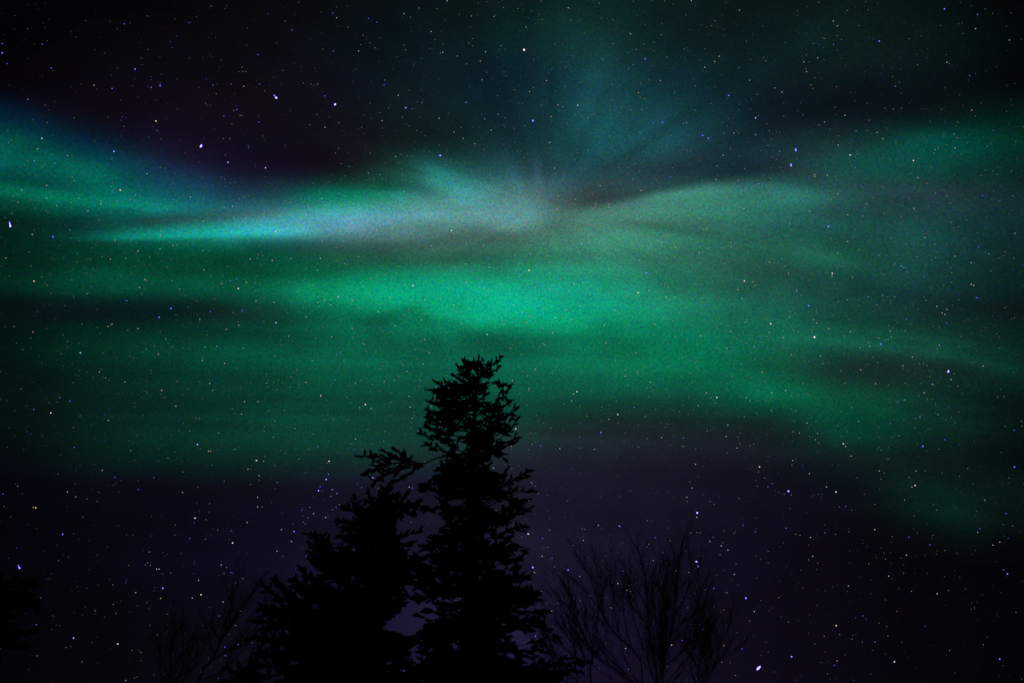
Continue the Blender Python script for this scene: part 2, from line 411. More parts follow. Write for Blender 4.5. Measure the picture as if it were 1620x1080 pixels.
tile(540, 0, 3, """502,5,2 650,15,1c 298,66,2 328,83,1 129,89,2b 169,106,2b 31,130,1 426,151,2 617,77,2c 725,79,2c 561,69,1c 769,37,1 838,41,1 903,52,1c 948,6,1 1077,38,2 1225,17,1 954,94,1o 1090,97,1 1234,88,1 1288,95,1 1472,5,1b 1386,8,1
877,129,2c 1011,188,0c 1373,162,2 1288,208,1 1438,209,1 1519,166,1 1521,115,1c 1400,236,1 137,204,1 160,228,1 92,212,1 82,243,2 297,215,1 305,237,1 265,268,0 345,300,0 470,253,1 481,249,2 551,267,2c 604,204,1 624,184,1 624,219,1 684,247,2 756,218,1 660,291,2o 594,304,1
1442,280,3b 1234,277,1 1243,284,1 1546,272,1 772,342,1 781,363,1c 668,380,2c 717,380,0 974,384,2 1066,317,1c 998,329,1c 1152,333,1c 1285,403,1 1385,307,1 1422,398,1o 1514,383,2o 1411,441,2o 1418,462,1o 1582,441,1
206,381,1 203,404,2b 270,453,2 306,512,3v 337,517,1 225,513,1 135,490,1 183,535,1 193,574,2 196,609,1c 96,605,1 193,645,0 83,465,0 378,428,1b 382,489,1 290,557,1 464,561,2o 358,619,1 323,598,1 594,486,2c 633,472,0 742,455,1 743,543,2c 667,541,1c 680,565,2c 820,427,1o 840,405,0 912,417,1 893,436,2o 843,489,1c 947,501,1
1028,499,2 1051,507,2c 1036,525,1 1122,500,3c 1110,544,1 1170,561,2c 995,553,2o 1070,585,1 998,575,1c 1276,523,1 1280,541,1 1373,521,1 1380,540,0 1418,629,2c 1482,584,1 1524,582,3b 1595,537,1c 1435,659,1 1462,665,1c 1276,647,1 1223,648,1 1285,673,1c 1190,630,1c
535,627,2 578,658,2o 633,683,2 711,618,2 624,601,1c 657,604,1c 569,605,1 772,596,1 820,609,1 872,596,1 676,709,1 694,629,0c 989,677,2 824,675,1c 837,718,1 852,718,1c 886,732,1 503,709,1o 137,727,1 258,743,2o 284,733,1 315,738,1 335,742,1 210,677,0 271,775,1 0,777,1
1120,713,1 1170,714,2c 1108,759,1 1247,752,1c 1436,719,1c 1519,701,1c 1565,645,1 1572,704,0 813,791,1 800,801,1 875,795,1 930,797,1 1012,799,2 1014,825,1 978,823,1 955,844,1 947,867,2c 967,867,1 867,881,1o 1160,801,1 1228,882,2 1112,888,1 1385,851,2c 1463,826,1c 1529,833,1b 1563,841,2b 1488,847,1o 1495,858,1 1573,797,1 1325,808,1
128,821,2c 183,829,2c 154,848,1 116,855,1c 38,790,1 291,825,1 307,834,1c 356,834,1c 530,850,1 635,851,1c 715,845,1 732,849,1c 760,863,1c 297,910,2 528,930,1c 604,932,2c 613,901,1 122,936,1 470,967,1 510,973,1c 905,950,1 1031,932,2 1110,946,2 1106,970,1 1085,972,1 831,973,1o 805,996,1 894,1012,1 1024,994,2o 1208,968,2 1204,975,1 1268,970,2 1270,983,2 1357,986,2c 1421,905,2o 1430,902,1 1502,938,1 1567,940,1c 1340,1015,1c 1408,1038,2 1393,1043,1o
201,989,2 309,999,1 538,1052,1 670,1038,1 730,1052,1 666,1056,1 1132,1050,2c 1180,1064,1 1245,1060,1c 1550,1062,1 1595,1028,1""")
tile(1080, 0, 3, """41,5,2 270,50,2 155,99,2b 137,124,1o 164,129,0o 261,122,1b 128,162,0o 190,73,0 303,197,1o 545,52,1 646,12,1 715,101,2 734,124,2o 783,51,1 881,48,1c 835,122,1c 588,162,1b 556,157,0 675,184,1 620,207,1 646,211,1b 716,212,2b 734,170,1 753,188,1 669,227,0
1242,44,3b 1399,69,2b 1436,44,1c 1471,65,1c 1390,137,2 1330,160,1c 1224,122,1c 1551,191,2o 1075,185,1o 933,196,3b 883,181,1b 823,208,0 105,232,1 117,257,0 173,268,2o 152,293,2 105,320,2 8,268,0 394,290,1 269,322,1o 588,262,1 640,275,2 575,295,2 585,325,1 588,341,2 645,344,0 628,370,1 610,404,1o 617,420,1o 730,412,1o
1254,296,2 1264,303,1 1158,275,0o 1115,308,1 1036,331,1b 996,364,1o 1362,359,2b 1390,351,1b 1355,381,1b 1490,317,0 1010,411,2b 1577,397,0o 950,310,0 1244,418,0 52,377,1b 59,408,2b 318,382,2v 187,354,1b 438,418,2c 471,437,2 354,449,1o 218,454,3b 327,470,0 124,417,0 218,563,1c 268,522,1 58,524,1 135,492,1 346,560,3v 361,549,1 400,588,1 480,551,1o
725,510,1o 770,548,2 960,515,1o 1001,519,1o 1038,514,1o 800,440,1b 817,438,0 877,490,1 1077,492,0 1372,523,2o 1416,490,1b 1389,551,1c 1305,580,1c 1289,637,2c 885,571,1 673,580,2c 823,622,2c 877,620,1 923,629,2 950,659,2 738,645,1 699,615,1c 647,594,1 197,632,1 243,632,2 347,640,2c 412,619,1 445,627,1c 462,629,1c
95,643,3b 122,657,3b 18,582,2c 5,588,1 38,717,1 22,715,1 227,707,1 193,737,2 265,740,1c 163,788,2c 371,715,1 405,691,1 422,662,1 460,719,2c 466,680,0 382,666,0 344,748,0 738,689,2 795,736,3 890,731,1c 890,746,0 1147,713,1c 1200,711,2c 1213,706,1 1293,703,2o 1013,675,1o 1461,682,1c 1446,694,1 1118,752,1
1095,762,3o 1116,843,2o 678,793,1c 820,797,1 627,829,2 627,838,2o 687,831,2 597,847,2b 724,837,1 730,852,1c 461,795,1c 452,828,1b 295,803,1o 415,845,1 361,873,2c 379,873,2b 262,859,1 165,832,1c 158,852,2 90,860,1 93,880,1c 815,885,1o 953,890,2b 736,919,2 659,909,1 1200,917,2b 1257,929,1o 1423,928,2b 1473,813,1c 1477,907,1c 1501,953,1 1567,930,1
206,938,2c 179,908,1c 291,990,2 488,961,1 373,972,1o 246,1012,2o 78,1038,2 288,1048,1c 603,1002,2 875,967,2o 864,987,1o 1020,970,1c 1097,990,2c 1106,998,1c 1166,978,1c 1326,975,0o 783,1019,2o 690,950,1 706,946,1 506,1061,2c 540,1059,0 691,1075,3v 1043,1051,1c 1031,1060,1 848,1052,1""")
tile(0, 360, 3, """40,3,1b 153,32,2 251,44,3b 332,12,2c 340,51,1c 546,60,2o 762,37,2 763,15,1 703,3,1c 821,85,2 760,101,2c 655,111,2 890,76,1 963,108,2c 992,110,1 1105,40,2c 1121,40,1 1308,18,3o 1529,66,2o 1595,94,1 1605,94,1 1565,47,1c
28,144,2o 10,182,1b 150,183,1c 138,116,1 524,149,2o 596,148,1 656,156,1 711,139,1 426,150,1 345,197,1c 968,201,2 1187,149,2 1292,156,2o 1381,146,2c 1521,146,2 1506,201,2o 1238,180,1 1246,132,1 1167,171,0
161,254,3o 223,274,1o 688,247,2o 695,252,1 663,284,2 817,252,1 853,290,2c 546,296,1c 413,313,2c 424,310,1c 675,313,1 1003,231,1 1003,296,1c 1052,266,2o 1093,252,2b 1122,242,2b 1169,260,2o 1232,269,1o 1131,289,3 1210,257,1 1445,243,1c 1411,303,1 1301,316,1c 1300,354,2 1215,348,2o 1383,351,1c 1018,337,1o
308,370,1o 602,348,2b 811,383,3b 755,425,3b 835,414,1o 843,440,0 948,436,2 998,399,2b 1105,402,1o 1150,390,2b 1148,399,2b 1133,463,2 1075,482,2 1310,451,3v 1453,423,2 1526,435,1b 1242,453,0c 1604,327,3v 1541,344,2 1509,355,2 1570,367,2 1515,375,1 1614,440,1
67,469,1 157,495,2o 147,523,1c 78,547,1c 146,570,0 513,468,2o 532,457,2 527,462,1 475,501,1o 299,509,1o 321,541,1c 373,549,1 655,479,2 607,487,1 787,527,2c 982,508,1 985,492,0 973,567,2c 1029,562,2c 1155,571,2c 1370,514,2c 1574,519,2o 1532,474,1 1565,423,1 290,598,1o 273,584,0 185,610,0 381,594,3c 488,595,1 521,573,0 632,617,1c 694,577,1 752,600,2o 820,562,1c 900,573,1c
961,630,2o 1065,644,2 1212,636,1c 1303,610,1 1421,631,1c 1482,631,2c 1537,613,1c 472,684,2 481,671,1 501,712,2b 445,709,0 5,683,1c 98,765,1 160,733,0o 593,732,2 347,735,1c 716,678,1c 440,768,0 840,730,1 767,772,2o 948,731,1 995,739,2 1010,772,2c 1045,692,0o 1266,737,2c 1376,757,1 1418,757,1 1422,744,1 1452,734,2 1471,712,0 1591,723,1 1338,735,1
284,806,2b 332,822,2b 160,862,2b 127,845,1b 241,879,3o 514,914,2 497,890,1b 380,892,1 446,930,1b 349,948,1 45,948,1b 146,977,1b 200,985,1b 498,1008,1b 835,847,2 1160,825,2 1225,825,2 1102,861,1 1146,884,2 1522,794,2 1522,800,2o 1547,818,1 1347,812,0o 1480,870,1o 1538,912,1 1278,868,1 946,905,1 900,965,1o 849,964,1c 1038,974,2c 1300,937,1c 1303,916,1 1298,993,2c 1400,953,2c 1508,1038,2b
353,1042,2b 36,1040,1b 113,1052,0 620,1057,2c 937,1028,3v 999,1059,2o 989,1060,2 1134,1039,1c 1115,1052,2c 1465,1050,1 1353,1073,1c 695,777,1c 780,805,1o""")
tile(540, 360, 3, """168,10,2 87,13,1c 8,66,2 82,139,2c 47,106,1c 15,170,2c 317,86,1 428,85,2c 522,14,3 594,72,2c 675,85,2 676,52,1 672,10,1c 748,5,1 870,10,1 960,12,1 822,34,1 961,77,2 1140,77,3b 1129,116,2c 1172,37,2o 1203,42,1 1380,3,1 1255,18,1 1296,50,1 1302,108,2 1523,68,2 1585,95,2 1451,85,1
367,187,1c 379,176,1 589,173,2o 702,173,1 702,188,2 825,130,1 803,205,1c 755,183,1 888,203,3o 950,207,1o 980,134,2o 978,153,1 992,165,2 1078,180,1 1273,177,1 1416,156,2 1415,175,1 1448,215,3b 1433,211,1c 1497,211,1 1595,290,1
95,262,1 105,278,2c 203,222,1 340,276,3 300,271,1 593,260,2 675,287,2o 754,267,2 872,300,1 890,287,1 920,282,1 990,292,2 1105,266,2 1057,262,1c 1022,310,1 1041,333,1 1079,302,1 1188,276,2 1217,293,1 1180,317,1 1408,309,3o 1414,325,1 1464,298,2o 1267,312,1 1352,319,1o 1542,330,2 1518,270,1
53,343,2 108,334,1 88,387,1 174,399,2 212,397,1 397,343,2 534,368,2 532,391,1 548,398,1 420,407,1 381,438,2 394,410,1 696,309,1o 816,367,2o 858,402,2 767,445,1 772,458,2 1015,428,2 1090,436,2o 1131,372,2o 1134,365,1 1143,455,1 1248,462,2 1300,393,2 1322,431,1 1313,407,1 1348,470,1 1488,458,2 1570,440,1
51,478,2 182,476,1 195,492,1 240,453,1 255,467,2 54,520,1 75,516,1 236,493,1 100,546,1 107,553,2 210,545,1 395,531,2 417,594,2 353,578,1 501,497,1 583,515,1 666,507,1c 692,507,3c 645,534,1c 1005,499,2 960,551,2 968,557,2c 952,549,1o 803,572,2c 797,572,1c 1103,540,1 1257,547,2 1155,580,1 1398,594,2o 1370,540,1 1583,517,1 1600,490,1 1540,535,1
311,682,2o 273,707,1 389,647,2 333,645,1 437,643,1c 67,738,2 12,630,1 375,725,2c 370,718,1c 369,754,1 499,702,1 447,757,2 184,775,1 322,800,2 114,839,3 142,857,2 88,854,2 45,829,1c 235,827,1 326,851,2 394,830,1c 428,847,2c 336,904,2c 345,891,1 68,1002,2 206,967,1 200,1013,1 332,924,1 97,1052,1 255,1055,1o
884,702,2c 854,602,1 920,672,2 925,683,1 990,690,1 1034,677,1 1302,632,1 1347,704,2 1436,664,1 1432,617,1 1451,758,2c 1470,757,1 1484,746,1 1467,733,2 1478,773,1 1540,765,1 1550,657,1 812,724,2 891,764,2 880,840,1 1119,778,3 1102,789,2 1093,822,2 1058,835,1 1304,764,1 1391,852,2b 1312,886,3 1270,909,2o 1237,850,1 1134,848,1 926,890,1 1235,915,1 1605,870,1
820,860,3 828,954,3 1232,972,3b 1547,930,1o 1440,898,1 1165,894,1 993,950,1 1130,993,1 1453,1000,1 1520,996,2 1202,1051,2 1410,1040,1 1037,1048,2 1130,1045,1 918,1015,1o 945,1035,1 905,1025,1o 806,1052,1 1345,975,0""")
tile(1080, 360, 3, """113,6,2 75,17,1 63,270,2c 17,207,1 40,95,0 195,48,1c 293,30,1o 193,70,1c 121,97,2c 166,106,1c 80,118,2 230,90,2 245,153,1 197,170,2c 500,37,1 703,50,1 783,66,2 735,121,2c 838,105,1 990,50,1 1150,47,2o 1165,19,1 1196,79,2c 1250,78,1c 1404,91,2b 1440,117,1c 1452,124,2c 1577,27,2c 930,130,2c 967,133,1o 1182,152,2b 1200,142,2b 1293,136,2o 1112,139,1 1370,167,2o 1462,206,1 1575,150,0
396,157,1 412,163,2o 487,182,2c 480,190,1c 502,217,2 571,233,1c 602,249,1 736,187,1 755,185,1 710,217,3 709,229,2 763,237,1c 806,236,2o 822,183,1 1007,171,2c 1038,183,2c 1050,190,2c 1064,211,1 914,226,1c 952,223,1 1145,234,2b 1277,214,1 1277,260,1 1370,269,2o 1381,275,2 293,253,3 333,257,2 344,275,2 262,294,2 212,303,1c 131,294,1 171,328,1 283,338,2 540,299,2 561,320,1 598,370,3b 780,343,2c 836,343,1c 738,350,1
881,328,2c 949,320,2c 1006,328,2c 985,345,1 955,345,1 921,367,1 1060,380,1c 1062,433,2b 988,360,1c 1147,331,1c 1309,317,1b 1394,333,2b 1117,387,1 1206,373,2 1254,388,2 1232,404,2 1244,412,2 1253,451,2b 1191,468,1c 1219,470,1 1528,381,1 534,407,2c 508,424,2 425,438,1 418,456,3 451,449,1 411,497,2 402,514,1 298,447,2 307,436,1 173,433,1 40,463,1 622,436,2 636,452,2 715,415,1 506,397,1
625,519,4 476,522,2 693,480,2 796,493,2 611,488,1 547,495,1 585,521,1 228,492,2 203,512,1 375,543,1 367,541,1 339,563,2c 232,545,1 503,571,1 693,555,1 841,569,2c 889,563,2c 940,552,3b 962,533,2b 975,531,2c 990,519,2c 984,490,2c 1015,489,1c 1057,491,2b 978,467,1 1320,516,1o 1218,557,2 211,572,2 327,592,1 515,603,2 531,605,1 654,608,2 665,645,2c 600,634,1 206,607,1 154,610,1 340,625,1
36,631,2b 60,641,1 66,657,1c 277,645,1 35,690,1 378,685,2o 276,675,1 323,713,1o 484,653,0 845,674,2o 881,647,1 1045,655,2 1090,614,2 1125,645,1 1143,645,1 1425,656,2 1261,683,4 1290,692,1 1172,707,1 1274,721,2 1185,742,2 1190,747,1 1307,751,1 1053,738,0 978,746,1 740,683,0c 916,740,2 1147,783,2 388,729,1 45,735,1 211,767,1c 113,784,2 162,805,3 180,735,0 422,782,2 488,772,2 550,793,1 571,737,1 770,738,1
277,803,1 302,806,2 319,822,2c 155,832,1 74,844,2 28,805,1 115,869,0 420,865,2c 429,855,1c 1020,828,2b 1055,817,2c 803,852,1 880,804,0 1160,812,1 1200,838,1 1198,879,1c 1212,887,2c 1126,899,2c 1105,904,1 1275,901,1 1525,801,1 1495,803,1 986,929,2b 834,919,2c 590,926,2 752,872,1 1050,912,1c 1103,947,1o 1175,957,1c 214,936,2 177,885,0 117,965,1 206,990,2 262,993,1 258,1045,2 272,1023,1 3,998,2b 0,1038,1 7,1037,1 62,1052,1 320,1035,1 338,1025,1 554,974,2o 525,967,1 529,918,1 640,976,2c 629,1005,2c 838,998,1 762,1025,3 774,1038,2 1026,987,2c 1245,1005,2b 1140,1037,3b 1217,1050,1 941,1055,1 1573,961,2b 1608,918,1 645,1020,1 602,990,1""")
tile(0, 720, 3, """485,71,2o 545,104,2b 575,119,1b 750,28,1c 730,106,2b 868,79,1 657,162,2b 320,173,2 360,197,2v 413,206,1 461,217,1 170,248,3o 158,246,2o 15,182,2b 20,242,1o 940,151,1o 867,176,2o 995,228,1 357,135,0 1217,24,3 1251,28,2c 1177,65,2 1190,66,1 1228,96,2o 1188,138,1o 1360,70,0 1315,128,2b 1306,156,1b 1005,47,1 978,46,0 1305,48,1 1222,198,2 1244,244,1 1223,244,2 1173,318,2
926,297,3 921,319,1b 978,305,1 990,268,0 832,330,1 829,377,1o 900,393,2b 976,397,1 1003,380,1b 1097,357,1 1033,353,1 1104,415,3 1335,352,2 1383,408,2 1396,361,3b 1315,454,2 1453,478,2b 753,352,0b 631,380,0 297,374,3b 278,499,1 79,438,1b 93,533,4b 709,458,2b 700,510,1 690,519,1 714,521,1 743,539,2 755,539,2 810,556,1 462,472,0 773,460,0 796,468,0
1050,519,2 1075,531,1 1064,559,1 1096,555,2b 1105,558,1b 1152,583,1 943,591,2 954,660,3o 913,676,2 1059,695,2o 1141,739,2 762,678,2o 773,629,3v 734,626,1b 644,650,2 600,590,1b 596,603,1b 535,613,1 413,630,1b 405,718,0 450,735,1 538,706,1 550,748,1 654,713,0 707,724,0 495,765,0 245,826,0 250,760,0 173,802,2b 284,806,1b 349,866,3v 559,893,3 389,978,1 177,950,1 627,924,1 669,934,1 795,836,0 597,1067,2o
1041,761,2b 1119,806,1 1067,908,2b 1131,896,2b 1070,949,2b 955,1026,2b 1062,1068,2b 1035,1056,1b 1345,634,3 1303,719,1o 1418,672,1o 1432,260,2b 1436,250,0 1470,246,2b 1488,277,2 1545,294,2o 1462,295,1 1449,324,1 1438,316,1 1512,167,3v 1530,169,1b 1520,148,2b 1562,28,3 1552,36,1 1559,89,2v 1548,114,3v 1577,162,2v 1600,181,2v 1571,194,2v 1595,245,2b 1577,257,1 1610,233,1""")
tile(560, 700, 5.4, """22,110,3b 160,300,3v 203,390,2o 66,380,1 116,450,2 472,378,2 499,387,2b 188,110,2 352,58,2 278,70,1 1343,30,2 1595,27,2b 1348,220,1 1465,295,2 1419,523,2 1491,492,2o 1515,338,2c 1550,370,1 1575,432,1o 1523,350,1 1488,778,3 1606,968,2 1610,815,2b 1528,1063,4b 1192,215,2 1547,605,0 1470,655,0 1521,15,1o 515,155,1 1435,805,1""")
tile(560, 880, 5.4, """1541,134,2 1524,147,1 1604,295,1 1551,678,3b 1522,717,1 1431,823,2o 1520,937,3o 614,595,2v 621,607,2o 1297,485,2v""")
tile(800, 820, 4.154, """288,74,2b 242,129,1 288,105,0 610,43,2 628,64,0 748,48,3b 503,66,1 520,71,1 511,142,2o 442,175,1 420,72,0 931,13,2b 960,14,0 983,123,2b 941,167,1 927,185,1 1080,146,1 1035,222,1b 970,276,2o 148,100,3 238,246,1 287,267,1b 304,259,2b 318,316,1 473,218,1b 683,108,0 770,344,2b 411,336,3b 487,379,2 737,425,2 795,470,2 822,478,1 552,506,2b 490,540,1 693,584,2 303,606,2 340,555,1 817,272,0b 738,220,0 788,851,2 807,987,2b 1120,342,2o 1205,352,1 1157,532,1b 1090,829,3o 1160,800,2b 1011,868,1b 892,866,1b 1217,865,1b 255,864,2b 345,911,1 235,477,0 175,802,1""")
tile(1080, 720, 3, """61,42,2 75,101,1b 45,154,2 34,125,1 20,199,2 22,219,1 365,54,3o 359,77,1 354,146,1 425,133,1 404,149,2b 502,170,4v 482,182,1 516,186,1 522,24,2 518,46,1 568,50,1b 601,87,2 683,149,2 728,173,3 662,185,1b 645,186,0 621,189,0 269,204,1 388,107,1 319,64,0 172,199,0 131,218,1 149,232,1 69,272,4v 66,293,2 286,331,2b 347,296,0 37,367,1 68,366,1 83,367,1 129,408,2 145,388,1 183,429,2 190,413,1 215,449,2 196,357,1o 245,368,1o 178,470,1 66,504,4v 74,526,3v
1107,74,2c 933,73,2 957,84,1 941,112,1 1150,73,1 1103,142,3 1088,150,2 1053,211,2c 1075,104,1 912,232,1o 745,245,1 773,242,2b 829,106,1 800,3,2 975,17,1 1314,99,1 1353,62,1 1190,232,1c 1206,259,1 1434,212,2c 1551,130,1b 1575,55,3b 1535,275,2b 1411,347,2b 1400,364,2 1522,328,1 1566,334,1 1505,411,2o 1473,425,2 1545,392,1b 1388,450,1b 1305,465,0 1244,450,1 1524,382,0
345,363,2b 490,345,2b 534,374,1 557,378,1 607,388,2o 675,367,2b 725,374,1 790,362,1o 790,346,0 912,352,2 995,384,1 1073,387,2b 853,400,0 1173,423,2b 989,412,0 956,463,1 963,491,1 986,459,0 1062,472,2 883,513,1 478,413,0 406,455,1o 461,434,0 617,478,2 598,494,1 560,545,0 978,572,2 1049,558,1 1048,519,0 787,619,2 893,655,0 1086,644,2b 1208,656,2 1261,640,1 1242,574,0 245,564,2 232,588,0 196,545,0 57,655,1b 29,554,1 108,638,2b 148,631,2b 212,651,1 298,677,3v 340,740,2 456,674,1o 571,628,0 196,733,1o 411,736,0 420,723,0
729,807,3o 821,769,1b 855,760,2b 870,776,1b 1016,740,1o 968,811,1o 822,847,1b 804,870,1 853,885,1 745,849,1 672,857,1 914,884,2b 974,857,1 1039,885,0 1150,810,1b 1191,899,0b 1523,543,2b 1541,561,3b 1582,744,1 1427,897,2b 1267,925,2b 1505,965,3b 1005,978,3 733,974,2o 721,995,2b 656,981,1b 627,893,1 517,954,3v 502,790,1 549,783,0 467,762,0 395,885,0 372,948,1b 435,1026,1b 97,825,2b 80,801,1 196,901,2o 282,917,2b 185,980,1o 251,1043,1 39,925,1b 318,784,1 893,1035,1b 688,1035,1 812,1066,1b 771,946,0 1445,861,0 1372,699,0 637,710,0 540,1065,0 183,745,0""")

# the bright, recognisable stars stand alone: place, size in pixels, tint, lobes, label
BRIGHT = [
    (1200, 1056, 2.3, 'v', [(0, 0, 1), (1.6, -1.2, .75), (2.8, -2.2, .5), (-1.4, 1.1, .8), (-2.4, 2.2, .5)], 'brightest violet white star, flared into a wedge, low right of the bare trees'),
    (318, 231, 1.9, 'v', [(0, .6, 1), (.6, -.8, .75), (1.0, -2.0, .45), (-1.2, 1.4, .6)], 'large violet white star alone under the upper left star group'),
    (436.5, 154.5, 1.9, 'v', [(0, 0, 1), (1, .8, .8)], 'larger star of the tight violet pair in the upper left dark sky'),
    (434, 151.5, 1.2, 'b', [(0, 0, 1)], 'small blue companion touching a larger violet star in the upper left dark sky'),
    (530, 165.5, 1.9, 'v', [(0, 0, 1), (.6, -.5, .8)], 'bright violet star right of the tight pair in the upper left sky'),
    (829, 79, 1.9, 'w', [(0, 0, 1), (.2, .8, .7)], 'brightest white star at top centre above the faint aurora rays'),
    (843, 191, 1.7, 'b', [(0, 0, 1)], 'vivid blue star right above the pale aurora rays'),
    (696.5, 246, 1.6, 'b', [(0, 0, 1)], 'blue star just above the left end of the teal aurora rays'),
    (16, 356, 1.6, 'v', [(0, 2, 1.1), (0, .2, .8), (-.1, -1.4, .65), (-.2, -2.6, .55), (-.3, -3.7, .45), (-.4, -4.7, .35)], 'tall streaky violet star on the left edge under the teal band'),
    (1258.8, 238, 1.7, 'b', [(0, 0, 1), (0, -2.2, .6)], 'upper star of the blue pair in the right sky'),
    (1251.5, 262, 1.7, 'b', [(0, 0, 1), (0, -2.2, .6)], 'lower star of the blue pair in the right sky'),
    (837, 427.5, 1.3, 'o', [(0, 0, 1)], 'warm white star on the top edge of the brightest green patch'),
    (1288.5, 533, 1.7, 'w', [(0, 0, 1)], 'white star at the left root of the thin green streak on the right'),
    (1500.5, 587.5, 1.6, 'v', [(0, 0, 1), (-.8, .8, .7), (.3, -1.8, .5)], 'bright white star in the dark gap under the right green streak'),
    (31, 898, 1.6, 'b', [(0, 0, 1), (-1.4, -1.8, .7), (-2.6, -4.0, .45)], 'slanted blue streaky star above the dark spruce edge at far left'),
    (843, 897, 1.7, 'b', [(0, 0, 1)], 'bright blue star close beside the right edge of the tall spruce'),
    (1102, 888, 1.7, 'v', [(0, 0, 1), (-.8, -.6, .6)], 'violet white star just right of the tallest bare treetop'),
    (1247.3, 776.5, 1.6, 'v', [(0, 0, 1)], 'violet white star in the dark sky under the right green lobe'),
    (1180, 945.5, 1.5, 'b', [(0, 0, 1)], 'blue white star right of and above the rightmost bare tree'),
]

def star_mesh(px, py, r_px, lobes):
    p, s = star_pos(px, py)
    b = MB()
    right = np.array([1.0, 0, 0]); d = ray(px, py); d /= np.linalg.norm(d); up = np.cross(right, d); up /= np.linalg.norm(up); right = np.cross(d, up)
    for ox, oy, k in lobes:
        c = (right * ox - up * oy) * s
        b.add(BALL_V * r_px * .72 * k * s + c, BALL_F)
    return b, p

for px, py, r, t, lobes, label in BRIGHT:
    if label is None: continue
    b, p = star_mesh(px, py, r, lobes)
    o = b.build('bright_star', M_star)
    o.location = p
    set_col(o, np.tile(np.array(TINT[t]) * (1.7 if t in 'vb' else 1.3), (b.n, 1)))
    tag(o, label, 'star', 'brightest stars of the night sky', 'thing')

def near_bright(x, y):
    return any((x - q[0]) ** 2 + (y - q[1]) ** 2 < 36 for q in BRIGHT)
sv, sc = MB(), []
def put(px, py, r, c):
    p, s = star_pos(px, py)
    sv.add(ICO_V * r * 1.12 * s + p, ICO_F); sc.append(np.tile(c, (6, 1)))
for x, y, m, t in ST:
    if near_bright(x, y): continue
    r, e = MAG[m]
    put(x, y, r, np.array(TINT[t]) * e)
for i in range(8500):           # the faint background stars, thinning out beyond the frame
    x, y = NP.uniform(-260, 1880), NP.uniform(-260, 1340)
    inside = -5 < x < 1625 and -5 < y < 1085
    t = 'wwwccoobv'[NP.integers(9)]
    lum = sky_rgb(np.array([x]), np.array([y]))[0, 1] / 255.0
    e = NP.uniform(.015, .06) * (NP.random() ** 2 * 2 + .4) + .50 * lum * NP.uniform(.15, 1)
    if not inside and NP.random() < .12: e = .8
    if NP.random() < .55 or lum > .12:
        put(x, y, NP.uniform(.5, .8), np.array(TINT[t]) * e * 1.3)
so = sv.build('star_field', M_star)
set_col(so, np.concatenate(sc))
tag(so, 'countless small white, blue and orange stars scattered over the night sky', 'stars', kind='stuff')

# ------------------------------------------------------------------ spruces
def inside(poly, x, y):
    c = False; n = len(poly); j = n - 1
    for i in range(n):
        xi, yi = poly[i]; xj, yj = poly[j]
        if (yi > y) != (yj > y) and x < (xj - xi) * (y - yi) / (yj - yi) + xi: c = not c
        j = i
    return c

def shoot_template(seed):
    """a needled spruce shoot, one unit long, one unit of needle reach: stem sleeve plus single needles"""
    r = random.Random(seed); b = MB()
    n = 5
    pts = [np.array([.05 * math.sin(i * 1.3 + seed), .05 * math.cos(i * 1.7), i / (n - 1)]) for i in range(n)]
    b.tube(pts, [.30, .62, .72, .70, .34], 6)
    V, F = [], []
    for i in range(34):
        t = (i + r.random()) / 34
        a = r.random() * 6.283
        rad = np.array([math.cos(a), math.sin(a), 0])
        tan = np.array([-math.sin(a), math.cos(a), 0])
        L = r.uniform(.75, 1.1) * (1 - .35 * t)
        base = np.array([0, 0, t * .95])
        k = len(V)
        V += [base + tan * .09, base - tan * .09, base + rad * L + np.array([0, 0, .12 + .12 * t])]
        F.append((k, k + 1, k + 2))
    b.add(V, F)
    return np.concatenate(b.v), np.concatenate(b.f)
SH = [shoot_template(s) for s in range(6)]

def put_shoot(b, p, d, L, w):
    V, F = SH[rnd.randrange(6)]
    d = d / (np.linalg.norm(d) + 1e-9)
    a = np.cross(d, np.array([.3, .2, .93])); a /= np.linalg.norm(a) + 1e-9
    c = np.cross(d, a)
    b.add(p + V[:, :1] * w * a + V[:, 1:2] * w * c + V[:, 2:] * L * d, F)

def curve(P, n):
    """smooth polyline through the points"""
    P = [np.asarray(p, float) for p in P]
    if len(P) == 2: P = [P[0], P[0] * .5 + P[1] * .5, P[1]]
    Q = [2 * P[0] - P[1]] + P + [2 * P[-1] - P[-2]]
    out = []
    for k in range(n + 1):
        t = k / n * (len(P) - 1); i = min(int(t), len(P) - 2); f = t - i
        a, b, c, d = Q[i], Q[i + 1], Q[i + 2], Q[i + 3]
        out.append(b + .5 * f * (c - a + f * (2 * a - 5 * b + 4 * c - d + f * (3 * (b - c) + d - a))))
    return out

